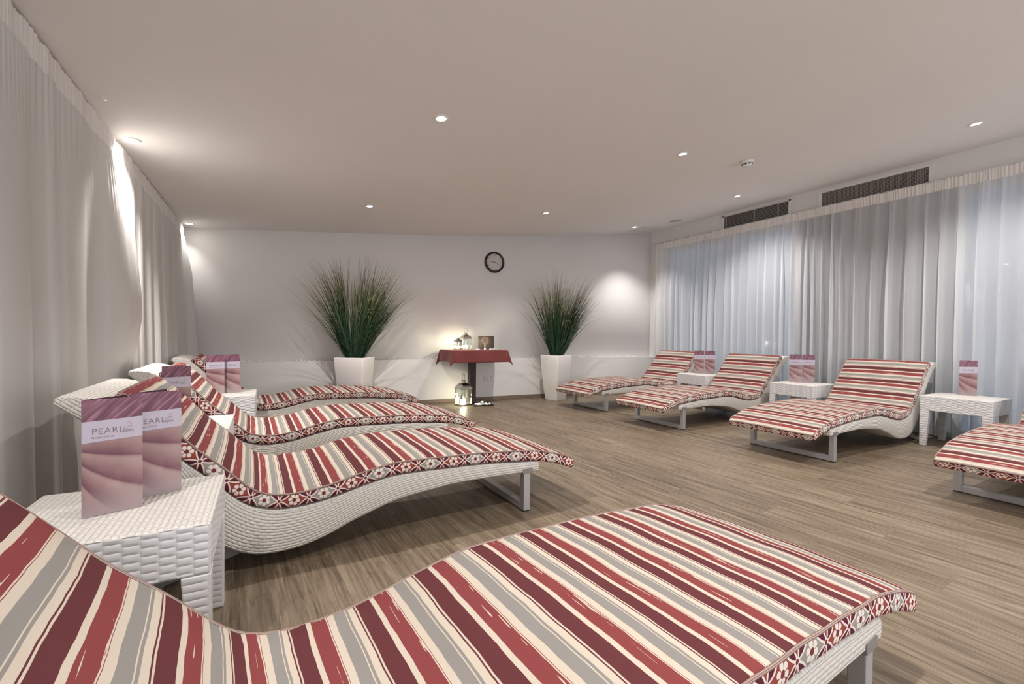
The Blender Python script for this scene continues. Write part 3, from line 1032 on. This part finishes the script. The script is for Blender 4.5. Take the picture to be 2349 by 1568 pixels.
def potted_grass(label, loc, rz, H, a, seed, lobes):
    t = thing('potted_plant', label, 'potted plant', (*loc, 0), 0, 'tall grasses in white square planters')
    b = a * .655
    mb = MB()
    hz = [(0, b * .97), (.012, b), (H * .25, b + (a - b) * .36), (H * .5, b + (a - b) * .64), (H * .75, b + (a - b) * .86), (H * .985, a), (H, a - .003), (H, a - .016), (H - .05, a - .022)]
    mb.loft([sq(h / 1, z) for z, h in hz], smooth=True)
    p = mb.build('planter', M['pot'], t, rz=rz)
    for i, f in enumerate(p.data.polygons):
        pass
    mb = MB(); mb.loft([sq(a - .026, H - .05), sq(a - .026, H - .045)], smooth=False)
    mb.build('soil', M['soil'], t, rz=rz)
    rnd = random.Random(seed)
    mb = MB()
    def blade(base, d, ln, droop, w, bend=0.0):
        nseg = 11; p = Vector(base); d = Vector(d).normalized(); pts = []
        for k in range(nseg + 1):
            pts.append(p.copy())
            q = k / nseg
            d = (d + Vector((bend * .02, 0, -droop * (q ** 1.8) * .55))).normalized()
            p = p + d * (ln / nseg)
            if p.y > 0.155: p.y = 0.155 - .3 * (p.y - .155)
        sd = Vector((rnd.uniform(-1, 1), rnd.uniform(-1, 1), 0)).normalized()
        b0 = len(mb.v); uu = rnd.random()
        for k, q in enumerate(pts):
            ww = w * (1 - (k / nseg) ** 2.2) + .0004
            mb.v += [tuple(q - sd * ww), tuple(q + sd * ww)]
        for k in range(nseg):
            mb.face([b0 + 2 * k, b0 + 2 * k + 1, b0 + 2 * k + 3, b0 + 2 * k + 2], [(uu, k / nseg), (uu, k / nseg), (uu, (k + 1) / nseg), (uu, (k + 1) / nseg)], 0, True)
    for (cx, cy, tx, ty, cnt, spread, lmin, lmax) in lobes:
        for _ in range(cnt):
            q = rnd.uniform(0, 2 * PI); rr = .032 * math.sqrt(rnd.random())
            base = (cx * .7 + rr * math.cos(q), cy + rr * math.sin(q), H - .047)
            tl = rnd.gauss(0, spread); tl2 = rnd.gauss(0, spread * .75)
            far = abs(tl) / spread
            d = (tx + tl, ty + tl2, 1.0)
            ln = (lmin + (lmax - lmin) * rnd.random() ** .8) * (1.0 if far < 1.5 else .85)
            dr = .06 + .14 * rnd.random() + (.45 * rnd.random() ** 2) + .16 * max(0, far - .6)
            blade(base, d, ln, dr, rnd.uniform(.0026, .0060), rnd.choice((-1, 1)) * rnd.random())
    # a few long arching outliers
    for k in range(44):
        sx = rnd.choice((-1, 1))
        blade((rnd.uniform(-.08, .08), rnd.uniform(-.06, .06), H - .047), (sx * rnd.uniform(.35, .85), rnd.uniform(-.55, .2), 1.0), rnd.uniform(.8, 1.35), rnd.uniform(.3, .75), rnd.uniform(.0016, .0026))
    f = mb.build('foliage', M['blade'], t)
    for k in range(7):
        mb = MB()
        x, y, z = rnd.uniform(-.18, .22), rnd.uniform(-.16, -.05), H + rnd.uniform(.45, .95)
        r = rnd.uniform(.025, .05)
        mb.tube([(x + r * math.cos(q) * rnd.uniform(.9, 1.1), y, z + 1.6 * r * math.sin(q)) for q in [rnd.uniform(.2, .6) + i * .34 for i in range(8)]], .0022, 5)
        mb.build('yellow_tendril', M['curl'], t)
    return t


potted_grass('tall green grass in a white square planter behind the farthest left lounger', (.965, 5.725), math.radians(-33), .675, .185, 4,
             [(-.085, 0, -.36, -.10, 60, .10, .75, 1.28), (-.06, 0, -.19, -.05, 120, .065, .85, 1.30), (.0, 0, .02, -.06, 70, .06, .60, 1.05), (.03, 0, .13, -.06, 110, .055, .85, 1.34), (.08, 0, .28, -.08, 120, .08, .80, 1.30), (.09, 0, .45, -.12, 70, .11, .7, 1.2)])
potted_grass('tall green grass in a tapered white planter right of the red-clothed table', (3.83, 5.535), math.radians(16), .675, .172, 9,
             [(-.09, 0, -.33, -.08, 55, .08, .75, 1.22), (-.07, 0, -.18, -.05, 60, .045, .85, 1.25), (-.01, 0, -.02, -.06, 120, .055, .85, 1.36), (.04, 0, .10, -.06, 60, .06, .6, 1.15), (.09, 0, .30, -.05, 130, .065, .85, 1.34), (.10, 0, .48, -.10, 60, .10, .7, 1.2)])

# ------------------------------------------------------------------ pedestal table and what stands on it
TX, TY = 2.57, 5.74
HX, HY, TZ = .405, .235, .752
t = thing('pedestal_table', 'dark pedestal table under the red cloth by the back wall', 'table', (TX, TY, 0))
mb = MB(); mb.box(-HX + .004, HX - .004, -HY + .004, HY - .004, TZ - .03, TZ); mb.build('tabletop', M['darkwood'], t)
mb = MB(); mb.box(-.07, .018, -.044, .044, .03, TZ - .031); mb.build('column', M['darkwood'], t)
mb = MB(); mb.box(-.075, .20, -.10, .17, .0, .03); mb.build('base', M['darkwood'], t, bevel=.004)


def tablecloth():
    mb = MB(); nx, ny = 84, 56
    ox, oy = .155, .165
    X = [-HX - ox + (2 * HX + 2 * ox) * i / nx for i in range(nx + 1)]
    Y = [-HY - oy + (2 * HY + 2 * oy) * j / ny for j in range(ny + 1)]
    for j in range(ny + 1):
        for i in range(nx + 1):
            x, y = X[i], Y[j]
            ex = max(0, abs(x) - HX); ey = max(0, abs(y) - HY)
            sx, sy = math.copysign(1, x), math.copysign(1, y)
            if ex == 0 and ey == 0:
                p = (x, y, TZ + .004)
            else:
                drop = max(ex, ey) + .75 * min(ex, ey)
                out = .010 + .10 * drop
                wav = .012 * math.sin(x * 15 + 1) * min(1, ey / .1) if ey >= ex else .010 * math.sin(y * 17) * min(1, ex / .1)
                if ex > 0 and ey > 0:
                    rho = math.hypot(ex, ey); ph = math.atan2(ey, ex)
                    rr = .010 + rho * (.10 + .24 * math.sin(2 * ph) ** 2)
                    p = (sx * (HX + math.cos(ph) * rr), sy * (HY + math.sin(ph) * rr), TZ + .004 - rho * .97)
                elif ey > 0:
                    p = (x, sy * (HY + out + wav), TZ + .004 - drop)
                else:
                    p = (sx * (HX + out + wav), y, TZ + .004 - drop)
                if p[1] > .252: p = (p[0], .252, p[2])
            mb.v.append(p)
    w = nx + 1
    for j in range(ny):
        for i in range(nx):
            a = j * w + i
            mb.face([a, a + 1, a + 1 + w, a + w], [(X[i], Y[j]), (X[i + 1], Y[j]), (X[i + 1], Y[j + 1]), (X[i], Y[j + 1])], 0, True)
    o = mb.build('tablecloth', M['cloth'], None, (TX, TY, 0))
    md = o.modifiers.new('solid', 'SOLIDIFY'); md.thickness = .003; md.offset = 1
    return tag(o, 'rust red tablecloth draped over the pedestal table', 'tablecloth')


tablecloth()
TOPZ = TZ + .0075


def candle_light(loc, energy, r=.012):
    ld = bpy.data.lights.new('candle_glow', 'POINT'); ld.energy = energy; ld.color = (1.0, .87, .66); ld.shadow_soft_size = r
    o = bpy.data.objects.new('candle_glow', ld); COL.objects.link(o)
    return o


def lantern(label, loc, rz, s, H, ring_r, energy, hinge=False):
    """s half width of the body, H height to the base of the ring"""
    t = thing('lantern', label, 'lantern', loc, rz, 'nickel candle lanterns')
    zb, ze, zr = .018, H * .66, H
    mb = MB(); mb.loft([sq(s * 1.06, 0, .004, 2), sq(s * 1.06, zb, .004, 2)], smooth=False)
    mb.build('base', M['chrome'], t)
    mb = MB(); w = s * .085
    for sx in (-1, 1):
        for sy in (-1, 1):
            mb.box(*sorted((sx * s, sx * (s - w))), *sorted((sy * s, sy * (s - w))), zb, ze)
    mb.box(-s, s, -s, -s + w, ze - w, ze); mb.box(-s, s, s - w, s, ze - w, ze)
    mb.box(-s, -s + w, -s + w, s - w, ze - w, ze); mb.box(s - w, s, -s + w, s - w, ze - w, ze)
    mb.build('frame', M['chrome'], t)
    for k in range(4):
        mb = MB(); mb.box(-s + w, s - w, -s + w * .4, -s + w * .4 + .0015, zb, ze - w)
        mb.build('glass_pane', M['lglass'], t, rz=k * PI / 2)
    # domed roof
    mb = MB()
    prof = [(s * 1.12, ze), (s * 1.14, ze + .004), (s * 1.0, ze + (zr - ze) * .22), (s * .80, ze + (zr - ze) * .42), (s * .50, ze + (zr - ze) * .60), (s * .30, ze + (zr - ze) * .66), (s * .27, ze + (zr - ze) * .95), (s * .20, zr)]
    mb.loft([sq(h, z, h * .12, 3) for h, z in prof], smooth=False)
    mb.build('roof', M['chrome'], t)
    mb = MB()
    if ring_r:
        mb.tube([(ring_r * math.cos(q), 0, zr + ring_r * .93 + ring_r * math.sin(q)) for q in [2 * PI * i / 28 for i in range(28)]], s * .045, 6, closed=True)
        mb.build('ring_handle', M['chrome'], t, rz=.6)
    mb = MB(); ch = (ze - zb) * .30
    mb.lathe([(s * .42, zb), (s * .42, zb + ch), (s * .30, zb + ch - .002)], 20)
    cd = mb.build('candle', M['candle'], t)
    mb = MB(); mb.lathe([(.0005, zb + ch), (s * .07, zb + ch + .012), (s * .05, zb + ch + .024), (.0004, zb + ch + .036)], 10)
    mb.build('flame', M['flame'], cd)
    if hinge:
        mb = MB()
        for z in (ze * .42, ze * .56): mb.lathe([(.008, z), (.008, z + .014)], 8, c=(-s - .006, -s * .9, 0))
        mb.build('hinge', M['chrome'], t)
    l = candle_light((0, 0, 0), energy); l.parent = t; l.location = (0, 0, zb + ch + .05)
    return t


lantern('small nickel lantern with a lit candle at the left end of the red table', (2.318, 5.70, TOPZ), .20, .044, .165, 0, 5.0)
lantern('larger nickel lantern with ring handle on the red table', (2.468, 5.79, TOPZ), .02, .060, .232, .036, 2.5)
lantern('tall nickel lantern standing on the floor in front of the red table', (2.385, 5.665, 0), .19, .083, .345, .045, 2.6, True)

# printed carton
t = thing('carton', 'dark printed carton with a glowing globe picture on the red table', 'box', (2.785, 5.79, TOPZ), math.radians(-42))
mb = MB(); w, d, h = .100, .062, .190
mb.box(-w, w, -d, d, 0, h)
for i in range(len(mb.uv)):
    mb.uv[i] = [(0, 0), (1, 0), (1, 1), (0, 1)]
for i in (0, 1, 3, 4, 5): mb.mi[i] = 1
mb.build('carton_body', [M['boxprint'], plain('brown_card', (0.075, .055, .045), .6)], t)

# pebbles -------------------------------------------------------------
def pebble_mesh(seed):
    rnd = random.Random(seed); bm = bmesh.new()
    bmesh.ops.create_icosphere(bm, subdivisions=2, radius=1.0)
    ph = [rnd.uniform(0, 6) for _ in range(6)]
    for v in bm.verts:
        c = v.co
        k = 1 + .12 * math.sin(c.x * 2.3 + ph[0]) + .10 * math.sin(c.y * 2.7 + ph[1]) + .10 * math.sin(c.z * 3 + ph[2])
        v.co = c * k
    for f in bm.faces: f.smooth = True
    me = bpy.data.meshes.new('pebble'); bm.to_mesh(me); bm.free(); me.materials.append(M['stone'])
    return me


PEB = [pebble_mesh(i) for i in range(5)]


def pebble(x, y, z, r, rnd, label, group):
    o = bpy.data.objects.new('pebble', rnd.choice(PEB)); COL.objects.link(o)
    fl = rnd.uniform(.5, .72)
    o.scale = (r * rnd.uniform(.9, 1.35), r * rnd.uniform(.8, 1.0), r * fl)
    o.rotation_euler = (0, 0, rnd.uniform(0, 6.28))
    o.location = (x, y, z + r * fl * 1.02)
    return tag(o, label, 'pebble', group)


rnd = random.Random(21)
x = -.62
while x < 5.60:
    r = rnd.uniform(.009, .017)
    if not (1.2 < x < 2.1 and rnd.random() < .45) and not (3.0 < x < 3.5 and rnd.random() < .4):
        pebble(x, by(x) - LEDGE_D + .022 + rnd.uniform(0, .012), LEDGE_Z + .0005, r, rnd, 'small white pebble lying in the row along the wall ledge', 'white pebbles along the wall ledge')
    x += r * rnd.uniform(2.5, 3.6)
for px, py in ((2.575, 5.60), (2.60, 5.63), (2.665, 5.575), (2.735, 5.57), (2.762, 5.585), (2.79, 5.565), (2.815, 5.59), (2.842, 5.575), (2.53, 5.58)):
    pebble(px, py, TOPZ, rnd.uniform(.011, .018), rnd, 'white pebble lying on the red tablecloth near the carton', 'white pebbles on the tablecloth')
t = thing('tray', 'shallow black tray of white pebbles on the floor beside the tall lantern', 'tray', (2.605, 5.505, 0), math.radians(-12))
mb = MB()
mb.loft([[(x * .135, y * .07, z) for x, y, z in sq(1 + g, zz, .15)] for zz, g in ((0, 0), (.016, .06), (.016, .02), (.006, -.03))], smooth=False)
mb.build('tray_dish', M['blackp'], t)
for px, py, r in ((2.525, 5.545, .022), (2.565, 5.50, .024), (2.575, 5.555, .023), (2.615, 5.52, .025), (2.655, 5.485, .023), (2.665, 5.53, .022), (2.70, 5.50, .020), (2.53, 5.50, .018)):
    pebble(px - .005, py - .015, .0065, r, rnd, 'white pebble heaped in the black tray on the floor', 'white pebbles in the black tray')
pebble(2.60, 5.52, .030, .022, rnd, 'white pebble on top of the heap in the black tray', 'white pebbles in the black tray')

# ------------------------------------------------------------------ wall clock, socket
cx_, cz_ = 3.04, 2.068
slope = -.039 * (cx_ - 1.2)
t = thing('wall_clock', 'round dark-framed wall clock above the red table', 'clock', (cx_, by(cx_) - .001, cz_), math.atan(slope))
def ring_xz(r, y, n=48): return [(r * math.cos(2 * PI * i / n), y, r * math.sin(2 * PI * i / n)) for i in range(n)]
R0 = .160
mb = MB(); mb.loft([ring_xz(R0, 0), ring_xz(R0, -.018), ring_xz(R0 - .006, -.030), ring_xz(R0 - .020, -.034), ring_xz(R0 - .032, -.024), ring_xz(R0 - .034, -.010)])
mb.build('rim', M['clockrim'], t)
mb = MB(); mb.loft([ring_xz(R0 - .033, -.0105), ring_xz(R0 - .033, -.013)], smooth=False); mb.build('dial', M['clockface'], t)
R = Matrix.Rotation(PI / 2, 4, 'X'); parts = []
for k in range(1, 13):
    me = text_mesh('n', str(k), .034, M['blackp'], 'CENTER')
    q = PI / 2 - k * PI / 6
    parts.append((me, Matrix.Translation((.104 * math.cos(q), -.0145, .104 * math.sin(q) - .011)) @ R, 0))
link('numerals', join_meshes('numerals', parts, [M['blackp']]), t)
def hand(nm, ang, ln, w):
    mb = MB(); mb.box(-ln * .12, ln, -.017, -.0155, -w, w)
    o = mb.build(nm, M['blackp'], t); o.rotation_euler = (0, -ang, 0)
hand('minute_hand', math.radians(-26), .105, .0026)
hand('hour_hand', math.radians(171), .066, .0034)
mb = MB(); mb.loft([ring_xz(.007, -.015, 14), ring_xz(.007, -.0185, 14)], smooth=False); mb.build('hub', M['blackp'], t)
mb = MB(); mb.loft([ring_xz(R0 - .034, -.0225), ring_xz(R0 - .034, -.0235)], smooth=False)
mb.build('glass_cover', mat_glass('clock_glass', (1, 1, 1), .93), t)

cx_ = 2.915
t = thing('wall_socket', 'white double power socket on the low wall under the red table', 'socket', (cx_, by(cx_) - LEDGE_D - .0005, .325), math.atan(-.039 * (cx_ - 1.2)))
mb = MB(); mb.box(-.074, .074, -.010, 0, -.044, .044); mb.build('plate', M['whitepaint'], t, bevel=.003)
mb = MB()
for sx in (-.037, .037):
    mb.box(sx - .004, sx + .004, -.0108, -.0095, .012, .024)
    for q in (-.011, .011): mb.box(sx + q - .004, sx + q + .004, -.0108, -.0095, -.018, -.011)
mb.build('pin_holes', M['blackp'], t)
mb = MB()
for sx in (-.060, .060): mb.box(sx - .006, sx + .006, -.014, -.0095, .012, .030)
mb.build('switch', M['whitepaint'], t)

# ------------------------------------------------------------------ ceiling fittings
LN = {}
def downlight(label, x, y, power, spot=True, on=True, group='recessed ceiling downlights', ang=125, tilt=0.0):
    z = cz(x); sl = math.atan(.08 + .0056 * (x + .85))
    t = thing('downlight', label, 'downlight', (x, y, z), 0, group)
    t.rotation_euler = (0, -sl, 0)
    if not LN:
        mb = MB(); mb.lathe([(.030, -.0005), (.046, -.0005), (.046, -.003), (.040, -.007), (.031, -.007), (.030, -.001)], 28)
        LN['ring'] = mb.mesh('trim_ring', [M['whitepaint']])
        for k, m_ in (('on', M['lens']), ('off', M['bulb_off'])):
            mb = MB(); mb.lathe([(.0295, -.001), (.0295, -.0045), (.024, -.0065)], 24); LN[k] = mb.mesh('lens', [m_])
    link('trim_ring', LN['ring'], t); link('lens', LN['on' if on else 'off'], t)
    if on:
        ld = bpy.data.lights.new('downlight_beam', 'SPOT'); ld.energy = power; ld.color = LAMP_COL
        ld.spot_size = math.radians(ang); ld.spot_blend = 1.0; ld.shadow_soft_size = .022
        l = bpy.data.objects.new('downlight_beam', ld); COL.objects.link(l); l.parent = t; l.location = (0, 0, -.03)
        l.rotation_euler = (0, tilt, 0)
    return t


for x, y, lab in ((.928, 2.586, 'ceiling downlight highest in the photo near its middle, over the left loungers'),
                  (2.998, 2.549, 'ceiling downlight in the middle of the room, left of the smoke detector'),
                  (4.914, 1.333, 'ceiling downlight nearest the upper right edge of the photo'),
                  (.933, 4.719, 'ceiling downlight above the left potted grass'),
                  (3.013, 4.614, 'ceiling downlight between the clock and the right potted grass, in the far row'),
                  (5.098, 5.242, 'ceiling downlight in the far right corner beside the access panel'),
                  (5.016, 3.441, 'ceiling downlight just left of the smaller louvred vent'),
                  (.93, .5, 'ceiling downlight above the nearest lounger'), (3.0, .5, 'ceiling downlight above the open floor near the camera'),
                  (4.95, -.75, 'ceiling downlight behind the camera near the right wall'), (.93, -1.57, 'ceiling downlight behind the camera on the left'), (3.0, -1.57, 'ceiling downlight behind the camera in the middle')):
    downlight(lab, x, y, LAMP_W * (.85 if y > 5 else 1.0), ang=92 if y > 5 else 125)
downlight('downlight close against the join of the two left drapes', -.715, 3.53, WALL_W, ang=118, tilt=.2)
downlight('downlight close against the left drape in the far corner', -.715, 5.90, WALL_W * .07, ang=118, tilt=.4)
downlight('downlight close against the left drape beside the nearest lounger', -.715, 1.12, WALL_W * .38, ang=118, tilt=.2)
downlight('downlight close against the left drape behind the camera', -.715, -1.28, WALL_W, ang=118, tilt=.2)
_d = downlight('small unlit downlight near the top of the near left drape', -.715, 2.99, 0, on=False)
_d.scale = (.5, .5, .5)

x, y = 3.79, 2.51
t = thing('smoke_detector', 'white round smoke detector on the ceiling', 'smoke detector', (x, y, cz(x))); t.rotation_euler = (0, -.1, 0)
mb = MB(); mb.lathe([(.052, 0), (.055, -.004), (.055, -.018), (.050, -.022)], 28); mb.build('base', M['whitepaint'], t)
mb = MB(); mb.lathe([(.044, -.022), (.044, -.038), (.038, -.047), (.020, -.050), (.0005, -.051)], 28); mb.build('head', M['whitepaint'], t)
mb = MB()
for k in range(9):
    q = 2 * PI * k / 9
    mb.box(.0435, .0455, -.009, .009, -.036, -.026, M=Matrix.Rotation(q, 4, 'Z'))
mb.build('vent_slots', M['blackp'], t)
x, y = 5.47, 4.765
t = thing('ceiling_speaker', 'flat round beige speaker in the ceiling near the right wall', 'speaker', (x, y, cz(x))); t.rotation_euler = (0, -.115, 0)
mb = MB(); mb.lathe([(.092, 0), (.092, -.004), (.084, -.006)], 32); mb.build('rim', M['mesh'], t)
mb = MB(); mb.lathe([(.083, -.0055), (.080, -.0075)], 32); mb.build('grille', M['mesh'], t)
x, y = 5.50, 5.40
t = thing('access_panel', 'square access panel in the ceiling by the far right corner', 'panel', (x, y, cz(x))); t.rotation_euler = (0, -.115, 0)
mb = MB(); mb.box(-.20, .20, -.19, .19, -.006, -.001); mb.build('frame', M['panel'], t)
mb = MB(); mb.box(-.18, .18, -.17, .17, -.009, -.006); mb.build('door', M['panel'], t)

# vents on the right wall fascia
t = thing('wall_vent', 'smaller louvred air vent above the curtain, farther from the camera', 'vent', (XR, 3.80, 2.655))
mb = MB(); mb.box(-.004, -.001, -.47, .47, -.10, .086); mb.build('backing', M['gr_dark'], t)
mb = MB()
for a in ((-.49, -.462, -.10, .125), (.462, .49, -.10, .125), (-.49, .49, .085, .100)): mb.box(-.012, -.001, *a)
mb.build('frame', M['whitepaint'], t)
mb = MB()
for i in range(12):
    z = -.095 + .0155 * i
    mb.box(-.012, -.004, -.462, .462, z, z + .0038)
mb.build('louvres', M['gr_bar2'], t)
mb = MB()
for y in (-.33, 0, .43): mb.box(-.010, -.003, y - .005, y + .005, -.10, .085)
mb.build('mullions', M['gr_bar2'], t)
t = thing('wall_vent', 'larger dark mesh air vent above the curtain, nearer the camera', 'vent', (XR, 2.443, 2.65))
mb = MB(); mb.box(-.004, -.001, -.50, .50, -.10, .075); mb.build('backing', M['gr_dark'], t)
mb = MB()
for a in ((-.54, -.50, -.10, .115), (.50, .54, -.10, .115), (-.50, .50, .078, .115)): mb.box(-.010, -.001, *a)
mb.build('frame', M['whitepaint'], t)
mb = MB()
for i in range(12): mb.box(-.009, -.006, -.50, .50, -.10 + .0148 * i, -.10 + .0148 * i + .004)
for i in range(76): mb.box(-.0085, -.004, -.50 + i * .01325, -.50 + i * .01325 + .004, -.10, .078)
mb.build('mesh', M['gr_bar'], t)
